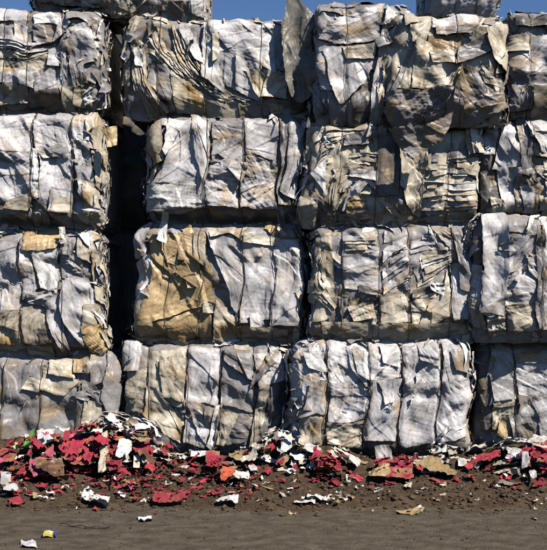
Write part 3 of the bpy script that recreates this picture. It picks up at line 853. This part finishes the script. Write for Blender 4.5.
# ------------------------------------------------------------------ litter
def rag(name, spec, label, cat, group=None, mat=None, zoff=0):
    col, cv, o, ed = parse(spec, ground_pt)
    if col in 'rpPo': o['w'] = max(26, o['w']*.55); o['d'] = max(o['d'], .6)
    return lay(name, tuple(v*(.85 if col == 'W' else 1) for v in PAL[col]), cv[0], cv[1], o, ed, label, cat, group, mat or (RAG if col in 'rpo' else PAPER))
def lay(name, c, A, B, o, ed, label, cat, group, mat, res=.0065):
    x, y, z, fc, co = sheet(GS, A, B, c, o['a'], o['f'], o['w'], o['c'], o['l'], ed, 1.5*o['j'], res, nseed(), dirt=o['d'], maxn=50)
    V = np.stack([x, y, z], 1); ct = np.array([x.mean(), y.mean(), z.min()])
    ob = mk(name, V-ct, fc, mat, None, co); ob.location = ct
    return tag(ob, label, cat, group)
# small red and pink shreds worked into the mud
def rnd_piece(X, Y, s, c, name, label, cat, group, mat, f=(4, 12), d=.5, asp=(.35, .9)):
    a = random.uniform(0, math.pi); L1, L2 = s/2, s/2*random.uniform(*asp)
    ca, sa = math.cos(a), math.sin(a); j = lambda: random.uniform(.5, 1.15)
    q = [(-1, 1), (1, 1), (-1, -1), (1, -1)]; P = []
    for u, v in q:
        k = j(); P.append((X+(u*L1*ca-v*L2*sa)*k, min(Y+(u*L1*sa+v*L2*ca)*k, -.07)))
    o = dict(a=random.uniform(0, 180), f=random.uniform(*f), w=random.uniform(35, 80), c=random.uniform(5, 13), l=random.uniform(1, 6), j=1.3, d=d)
    ed = {random.choice('tblr'): random.uniform(3, 20), random.choice('tblr'): random.uniform(2, 14)}
    return lay(name, c, P[:2], P[2:], o, ed, label, cat, group, mat, res=max(.006, s/12))
def jc(c, k=.3):
    q = random.uniform(1-k, 1+k); return tuple(v*q for v in PAL[c])
FM, CM, EM = 1.0, 1.5, 1.0
GS.dil = 0
# heap of crimson rags: many pieces laid one over another
def heap_rags(n, late=0):
  for i in range(n):
    px = random.choice([random.gauss(85, 38), random.gauss(60, 30), random.gauss(135, 30), random.gauss(15, 14)]); py = random.gauss(474, 13)
    X, Y = ground_pt(px, max(py, 464 if late else 446))
    rnd_piece(X, Y, random.uniform(.035, .12), jc(random.choice('rrrrrpnk'), .4), 'red_rag', 'crumpled crimson rag in the red heap at the bottom left', 'rag', 'crimson rags of the big heap', RAG)
heap_rags(130)
for i in range(250):
    px = random.uniform(110, 260) if random.random() < .6 else random.uniform(0, 250); py = random.uniform(463, 500)
    X, Y = ground_pt(px, py)
    rnd_piece(X, Y, random.uniform(.015, .07), jc('r', .45), 'red_shred', 'small dark red shred trodden into the mud left of centre', 'rag', 'red shreds in the mud left of centre', RAG, (4, 10), .8)
for i in range(55):
    px = random.choice([random.gauss(330, 14), random.gauss(398, 16), random.gauss(536, 12), random.uniform(300, 547)]); py = random.uniform(468, 482)+(abs(random.gauss(0, 6)))
    X, Y = ground_pt(px, py)
    rnd_piece(X, Y, random.uniform(.04, .12), jc('r'), 'red_shred', 'small red shred lying in front of the right hand bales', 'rag', 'red shreds before the right bales', RAG, (6, 14), .6)
for i in range(150):
    px = random.choice([random.gauss(110, 35), random.gauss(160, 30), random.gauss(290, 22), random.gauss(305, 20), random.gauss(435, 22), random.uniform(0, 547), random.gauss(515, 20)]); py = random.gauss(464, 8)
    X, Y = ground_pt(px, max(py, 446))
    rnd_piece(X, Y, random.uniform(.05, .17), jc(random.choice('WCCWGLk')), 'paper_scrap', 'torn cream or white paper scrap lying along the foot of the bales', 'paper scrap', 'torn paper scraps at the foot of the bales', PAPER, asp=(.2, .7))
for i in range(130):
    px = random.uniform(0, 547); py = random.gauss(494, 10)
    X, Y = ground_pt(px, py)
    rnd_piece(X, Y, random.uniform(.02, .075), jc(random.choice('WWCLk')), 'paper_bit', 'tiny pale paper bit on the mud near the road edge', 'paper scrap', 'paper bits near the road edge', PAPER, (2, 8), .2, (.15, .6))
# the pieces one can point at
RG = [
 ('p;70,430 84,426 92,438;66,452 80,456 94,450;a60 f20 w60 l20', 'red_rag', 'pinkish red rag bunched at the top of the red heap, left of the cream sheet', 'rag'),
 ('r;40,446 60,440;38,456 62,460;a30 f20 l20', 'red_rag', 'crimson rag at the upper left of the heap below the grey panels', 'rag'),
 ('p;30,470 52,462 60,476;28,484 44,486 58,484;a30 f22 w60 l24', 'pink_rag', 'large magenta pink rag bulging from the left of the heap', 'rag'),
 ('r;62,458 92,452;60,476 96,480;a10 f24 w60 l20', 'red_rag', 'bright crimson rag in the middle of the heap between two white pieces', 'rag'),
 ('r;92,462 120,456;90,478 124,484;a30 f24 w60 l16', 'red_rag', 'bright crimson rag right of the cream strip', 'rag'),
 ('r;130,450 146,444 152,470;128,472 140,476 150,474;a70 f22 w60 l16', 'red_rag', 'crimson rag draped beside the round tan card', 'rag'),
 ('r;0,468 16,466;0,478 14,478;a5 f14 l12', 'red_rag', 'flat crimson rag at the far left edge of the ground', 'rag'),
 ('r;0,484 18,482;0,496 16,496;a5 f14', 'red_rag', 'dark crimson rag low at the left edge beside the road', 'rag'),
 ('o;106,436 120,432 126,450;108,462 118,466 124,464;a70 f24 w50 l30', 'rust_red_cloth', 'rust red cloth upright under the white sheets of the heap', 'cloth'),
 ('C;72,448 92,436 104,424;80,456 98,450 112,436;a35 f14 w50 l24 eb40', 'cream_sheet', 'dirty cream sheet folded over the top of the heap', 'paper sheet'),
 ('y;78,452 100,444;82,464 98,462;a30 f14 l14 d.9', 'yellowed_sheet', 'yellowed sheet tucked beneath the cream fold', 'paper sheet'),
 ('W;98,424 116,420 138,426;104,438 124,440 146,440;a20 f20 w50 l30 d.1 eb40', 'white_sheet', 'white sheet on top of the heap in front of the black gap', 'paper sheet'),
 ('P;128,420 148,420 166,434;132,432 150,436 168,446;a-35 f18 w50 l26 d.05 eb30', 'pink_sheet', 'pale pink sheet sloping down the right end of the heap', 'paper sheet'),
 ('W;38,456 56,448;36,468 54,464;a30 f14 l30 d.05 eb24', 'white_paper', 'white crumpled paper at the left shoulder of the heap', 'paper sheet'),
 ('W;54,448 66,450;54,458 70,456;a-10 f10 l34 d.1', 'white_paper', 'white curl of paper above the magenta rag', 'paper sheet'),
 ('g;18,462 34,456;20,468 36,464;a20 f10 l20 d.05', 'green_plastic', 'bright green plastic scrap at the left side of the heap', 'plastic scrap'),
 ('C;100,466 108,462;98,484 106,484;a70 f6 l24 d.1', 'cream_strip', 'upright cream strip in the middle of the heap', 'paper strip'),
 ('W;118,466 132,466;116,476 132,476;a10 f10 l20 d.1', 'white_paper', 'small white paper right of the cream strip', 'paper sheet'),
 ('k;130,452 144,450 150,462;132,470 142,474 152,468;a20 f4 c3 l30 d.1', 'brown_card', 'rounded tan card standing in the right part of the heap', 'card'),
 ('y;162,460 170,456;162,466 170,464;a10 f5 l20 d0', 'yellow_scrap', 'tiny bright yellow scrap at the foot of the slanting cream panels', 'plastic scrap'),
 ('W;0,488 10,488;4,500 20,500;a-30 f8 l12 d.1', 'white_paper', 'white paper at the lower left between crimson rags', 'paper sheet'),
 ('W;80,500 94,499;84,505 94,508;a10 f14 l14 d.05', 'white_paper', 'white paper at the upper edge of the low clump near the road', 'paper sheet'),
 ('W;95,501 110,503;90,510 108,511;a-20 f14 l12 d.05 eb24', 'white_paper', 'white paper of the low clump nearest the road, left of centre', 'paper sheet'),
 ('n;34,482 62,478;44,488 68,488;a-5 f8 l20', 'maroon_rag', 'dark maroon folded rag below the magenta pink rag', 'rag'),
 ('W;188,450 200,446 216,456;190,462 204,466 218,466;a-20 f16 l20 d.1 eb24', 'white_sheet', 'white crumpled sheet at the foot of the bale left of centre', 'paper sheet'),
 ('r;206,466 220,462;204,480 222,478;a30 f14 l20 d.1', 'red_rag', 'bright red rag just below the white crumpled sheet', 'rag'),
 ('r;154,502 184,500;152,508 186,507;a3 f7 l8 d.4', 'red_rag', 'thin flat dark red strip at the mud edge left of centre', 'rag'),
 ('o;222,478 236,476;222,488 234,486;a10 f8 l14 d.2', 'red_paper', 'orange red paper beside a white curl left of centre', 'paper scrap'),
 ('W;236,482 250,480;232,488 250,488;a10 f8 l12 d.1', 'white_curl', 'white curled strip left of centre beside the orange red paper', 'paper strip'),
 ('k;228,460 240,456 256,464;228,466 242,470 258,468;a5 f4 c3 l16 d.3 er24', 'cardboard_piece', 'flat brown cardboard in the shadow between the two middle bottom bales', 'cardboard'),
 ('p;254,434 262,428 274,444;256,446 264,450 274,450;a-40 f20 l50 d.05', 'pink_rag', 'pale pink rag on top of the small pile near the middle', 'rag'),
 ('r;272,446 286,446;280,466 292,462;a-60 f14 l40 d.05', 'red_rag', 'red rag hanging down the right side of the small middle pile', 'rag'),
 ('C;272,446 278,444;264,470 270,470;a60 f6 l50 d.1', 'cream_strip', 'cream strip leaning on the small middle pile', 'paper strip'),
 ('W;282,452 292,452;280,470 292,470;a60 f14 l30 d.1', 'white_paper', 'white paper at the right foot of the small middle pile', 'paper sheet'),
 ('W;296,456 318,452;294,468 322,466;a40 f22 w40 l26 d.3', 'crumpled_paper', 'wad of crumpled off white paper before the left end of the silver bale', 'paper sheet'),
 ('C;334,456 350,464;330,460 346,470;a-40 f6 l24 d.1', 'cream_strip', 'cream strip lying aslant under the silver bale', 'paper strip'),
 ('W;340,458 362,470;338,462 358,474;a-40 f6 l20 d.05', 'white_strip', 'white strip lying aslant under the silver bale', 'paper strip'),
 ('r;312,470 330,468;314,480 348,480;a10 f18 w50 l16 d.1', 'red_rag', 'red rag below the left half of the silver bale', 'rag'),
 ('r;380,466 412,468;382,484 416,484;a10 f22 w45 l18 d.1', 'red_rag', 'broad red rag below the middle of the silver bale', 'rag'),
 ('k;414,472 434,470 458,476;418,478 436,480 456,480;a5 f4 c4 l14 d.4 eb16', 'cardboard_piece', 'flat olive brown cardboard right of the broad red rag', 'cardboard'),
 ('T;370,478 392,480;372,484 390,486;a5 f4 l10 d.3', 'cardboard_piece', 'small tan cardboard left below the broad red rag', 'cardboard'),
 ('r;468,464 486,458 502,458;474,470 486,470 500,466;a8 f14 w50 l20 d.05', 'red_rag', 'red folded rag at the foot of the bottom right bale', 'rag'),
 ('W;502,458 530,460;508,468 522,472;a-10 f9 l24 d.05', 'white_sheet', 'white triangular sheet right of the red folded rag', 'paper sheet'),
 ('L;500,452 530,446 560,440;506,460 530,456 560,454;a12 f16 w50 l30 d.1 eb30', 'plastic_sheet', 'pale bluish plastic sheet in front of the bottom right bale', 'plastic sheet'),
 ('C;474,440 486,436;470,458 486,456;a70 f16 l24 d.3', 'cream_paper', 'crumpled cream paper left of the red folded rag', 'paper sheet'),
 ('C;446,446 458,448;440,460 456,462;a60 f16 l20 d.4', 'cream_paper', 'crumpled cream paper under the right end of the silver bale', 'paper sheet'),
 ('r;528,458 560,452;524,478 560,480;a10 f30 w45 l10 d.9', 'muddy_rag', 'muddy dark red rag mound at the right edge', 'rag'),
 ('W;293,503 316,502;293,506 316,507;a0 f5 l8 d.05', 'white_strip', 'thin white strip at the mud edge near the middle, left of a longer one', 'paper strip'),
 ('W;308,500 336,506;306,503 334,509;a-8 f5 l8 d.1', 'white_strip', 'long bent pale strip at the mud edge near the middle', 'paper strip'),
 ('k;396,512 424,511;398,516 420,516;a3 f5 l8 d.3', 'cardboard_piece', 'thin brown card strip at the edge of the road right of centre', 'cardboard'),
 ('W;216,505 240,503;218,509 238,509;a0 f8 l10 d.1', 'white_paper', 'flat white paper at the mud edge left of centre', 'paper sheet'),
 ('W;138,519 152,519;140,522 153,522;a3 f5 l5 d.3', 'white_paper', 'flat white paper on the road, right of the yellow packet', 'paper sheet'),
 ('L;20,544 36,543;22,549 38,549;a3 f4 l6 d.2', 'pale_paper', 'pale flat paper at the bottom left edge of the road', 'paper sheet'),
 ('W;528,482 536,480;530,486 538,486;a3 f6 l12 d.05', 'white_paper', 'small white paper on the mud at the right edge', 'paper sheet'),
]
GS.dil = 1
FM, CM, EM = 1.6, 3.6, 1.1
for sp, nm, lb, ct in RG: rag(nm, sp, lb, ct)
FM, CM, EM = 1.1, 2.0, 1.0
heap_rags(60, 1)
for px0, sg, n_ in ((330, 12, 16), (398, 14, 18), (484, 10, 6), (540, 8, 12), (280, 10, 8), (214, 12, 10)):
    for i in range(n_):
        X, Y = ground_pt(random.gauss(px0, sg), random.gauss(474, 5))
        rnd_piece(X, Y, random.uniform(.04, .11), jc('r'), 'red_shred', 'small red shred lying in front of the right hand bales' if px0 > 300 else 'small dark red shred trodden into the mud left of centre', 'rag', 'red shreds before the right bales' if px0 > 300 else 'red shreds in the mud left of centre', RAG, (6, 14), .6)
for i in range(34):
    X, Y = ground_pt(random.gauss(122, 20), random.gauss(431, 7))
    rnd_piece(X, Y, random.uniform(.10, .24), jc(random.choice('WWWPCC'), .15), 'pale_sheet', 'crumpled pale sheet among those heaped on top of the red mound', 'paper sheet', 'pale sheets on top of the mound', PAPER, (8, 20), .15, (.3, .8))
for i in range(70):
    X, Y = ground_pt(random.choice([random.gauss(305, 22), random.gauss(450, 18), random.gauss(125, 25), random.gauss(515, 18), random.gauss(255, 20)]), random.gauss(462, 6))
    rnd_piece(X, Y, random.uniform(.05, .15), jc(random.choice('WCCLG')), 'paper_scrap', 'torn cream or white paper scrap lying along the foot of the bales', 'paper scrap', 'torn paper scraps at the foot of the bales', PAPER, asp=(.15, .6))
lumps(2600, 'loose_crumbs', CLOD, lambda: (random.uniform(-2.6, 2.6), random.uniform(-1.7, -.75)), .003, .014, label='loose brown crumbs scattered over the litter and rags', cat='dirt')

# yellow packet with a blue side, on the road
pk = bpy.data.objects.new('packet', None); C.objects.link(pk); X, Y = ground_pt(50, 537); pk.location = (X, Y, .012); pk.rotation_euler = (0, 0, .12); pk.scale = (.75, .75, .75)
tag(pk, 'small crushed yellow packet with blue end lying on the road at the lower left', 'packet')
def boxm(x0, x1, y0, y1, z0, z1, bend=.006):
    n = 6; V = []; 
    for i in range(n):
        t = i/(n-1); xx = x0+(x1-x0)*t; b = bend*math.sin(t*5)
        V += [(xx, y0, z0+b), (xx, y1, z0+b), (xx, y1, z1+b), (xx, y0, z1+b)]
    Fc = [(0, 1, 2, 3), tuple((n-1)*4+k for k in (3, 2, 1, 0))]
    for i in range(n-1):
        for k in range(4): Fc.append((i*4+k, (i+1)*4+k, (i+1)*4+(k+1) % 4, i*4+(k+1) % 4))
    return V, Fc
V, Fc = boxm(-.05, .03, -.045, .045, 0, .022); mk('packet_body', V, Fc, mat_plain('yellow_card', (.62, .50, .10), .5), pk, smooth=False)
V, Fc = boxm(.031, .055, -.05, .04, .002, .026, .01); mk('packet_flap', V, Fc, mat_plain('blue_card', (.05, .06, .22), .5), pk, smooth=False)
V, Fc = boxm(-.02, .012, -.02, .03, .0235, .026, .006); mk('packet_print', V, Fc, mat_plain('pale_card', (.6, .6, .55), .5), pk, smooth=False)
# thin dark cable ends lying on the road
for k, (pts, lb) in enumerate([([(60, 526), (78, 528), (96, 529), (112, 528)], 'thin dark wire lying on the road at the lower left')]):
    P = [ground_pt(*p) for p in pts]; cv = curve([(a, b) for a, b in P], 30)
    V, Fc = tube(np.c_[cv, .014+.006*np.sin(np.arange(30)*.7)], .004); tag(mk('loose_wire', V, Fc, WIRE), lb, 'wire')

# ------------------------------------------------------------------ camera, sky, sun
cam = bpy.data.cameras.new('camera'); co = bpy.data.objects.new('camera', cam); C.objects.link(co)
co.location = (0, -D0, CZ); co.rotation_euler = (R(90), 0, 0)
cam.sensor_fit = 'HORIZONTAL'; cam.sensor_width = 36; cam.lens = 36*F/547; cam.clip_end = 2000; cam.clip_start = .05
bpy.context.scene.camera = co
EL, AZ = 48, 48            # sun height; degrees to the right of the camera's back
sv = np.array([math.sin(R(AZ))*math.cos(R(EL)), -math.cos(R(AZ))*math.cos(R(EL)), math.sin(R(EL))])
sl = bpy.data.lights.new('sun', 'SUN'); sl.energy = 5; sl.angle = R(.5); sl.color = (1, .96, .885)
so = bpy.data.objects.new('sun', sl); C.objects.link(so)
from mathutils import Vector
so.rotation_euler = Vector(sv.tolist()).to_track_quat('Z', 'Y').to_euler()
SKYB = 1
wd = bpy.data.worlds.new('World'); bpy.context.scene.world = wd; wd.use_nodes = True
nt = wd.node_tree; bg = nt.nodes['Background']; sk = nt.nodes.new('ShaderNodeTexSky'); sk.sky_type = 'NISHITA'; sk.sun_disc = False
sk.sun_elevation = R(EL); sk.sun_rotation = math.atan2(sv[0], sv[1]); sk.air_density = 1.3; sk.dust_density = 0; sk.ozone_density = 8.0
hs = nt.nodes.new('ShaderNodeHueSaturation'); hs.inputs['Hue'].default_value = .512; hs.inputs['Saturation'].default_value = 1.1; hs.inputs['Value'].default_value = 1.15; nt.links.new(sk.outputs[0], hs.inputs['Color']); nt.links.new(hs.outputs[0], bg.inputs[0]); bg.inputs[1].default_value = .05
vs = bpy.context.scene.view_settings; vs.view_transform = 'Standard'; vs.look = 'None'; vs.gamma = 1; vs.exposure = .48; vs.use_curve_mapping = False
bpy.context.scene.cycles.max_bounces = 4; bpy.context.scene.cycles.diffuse_bounces = 0
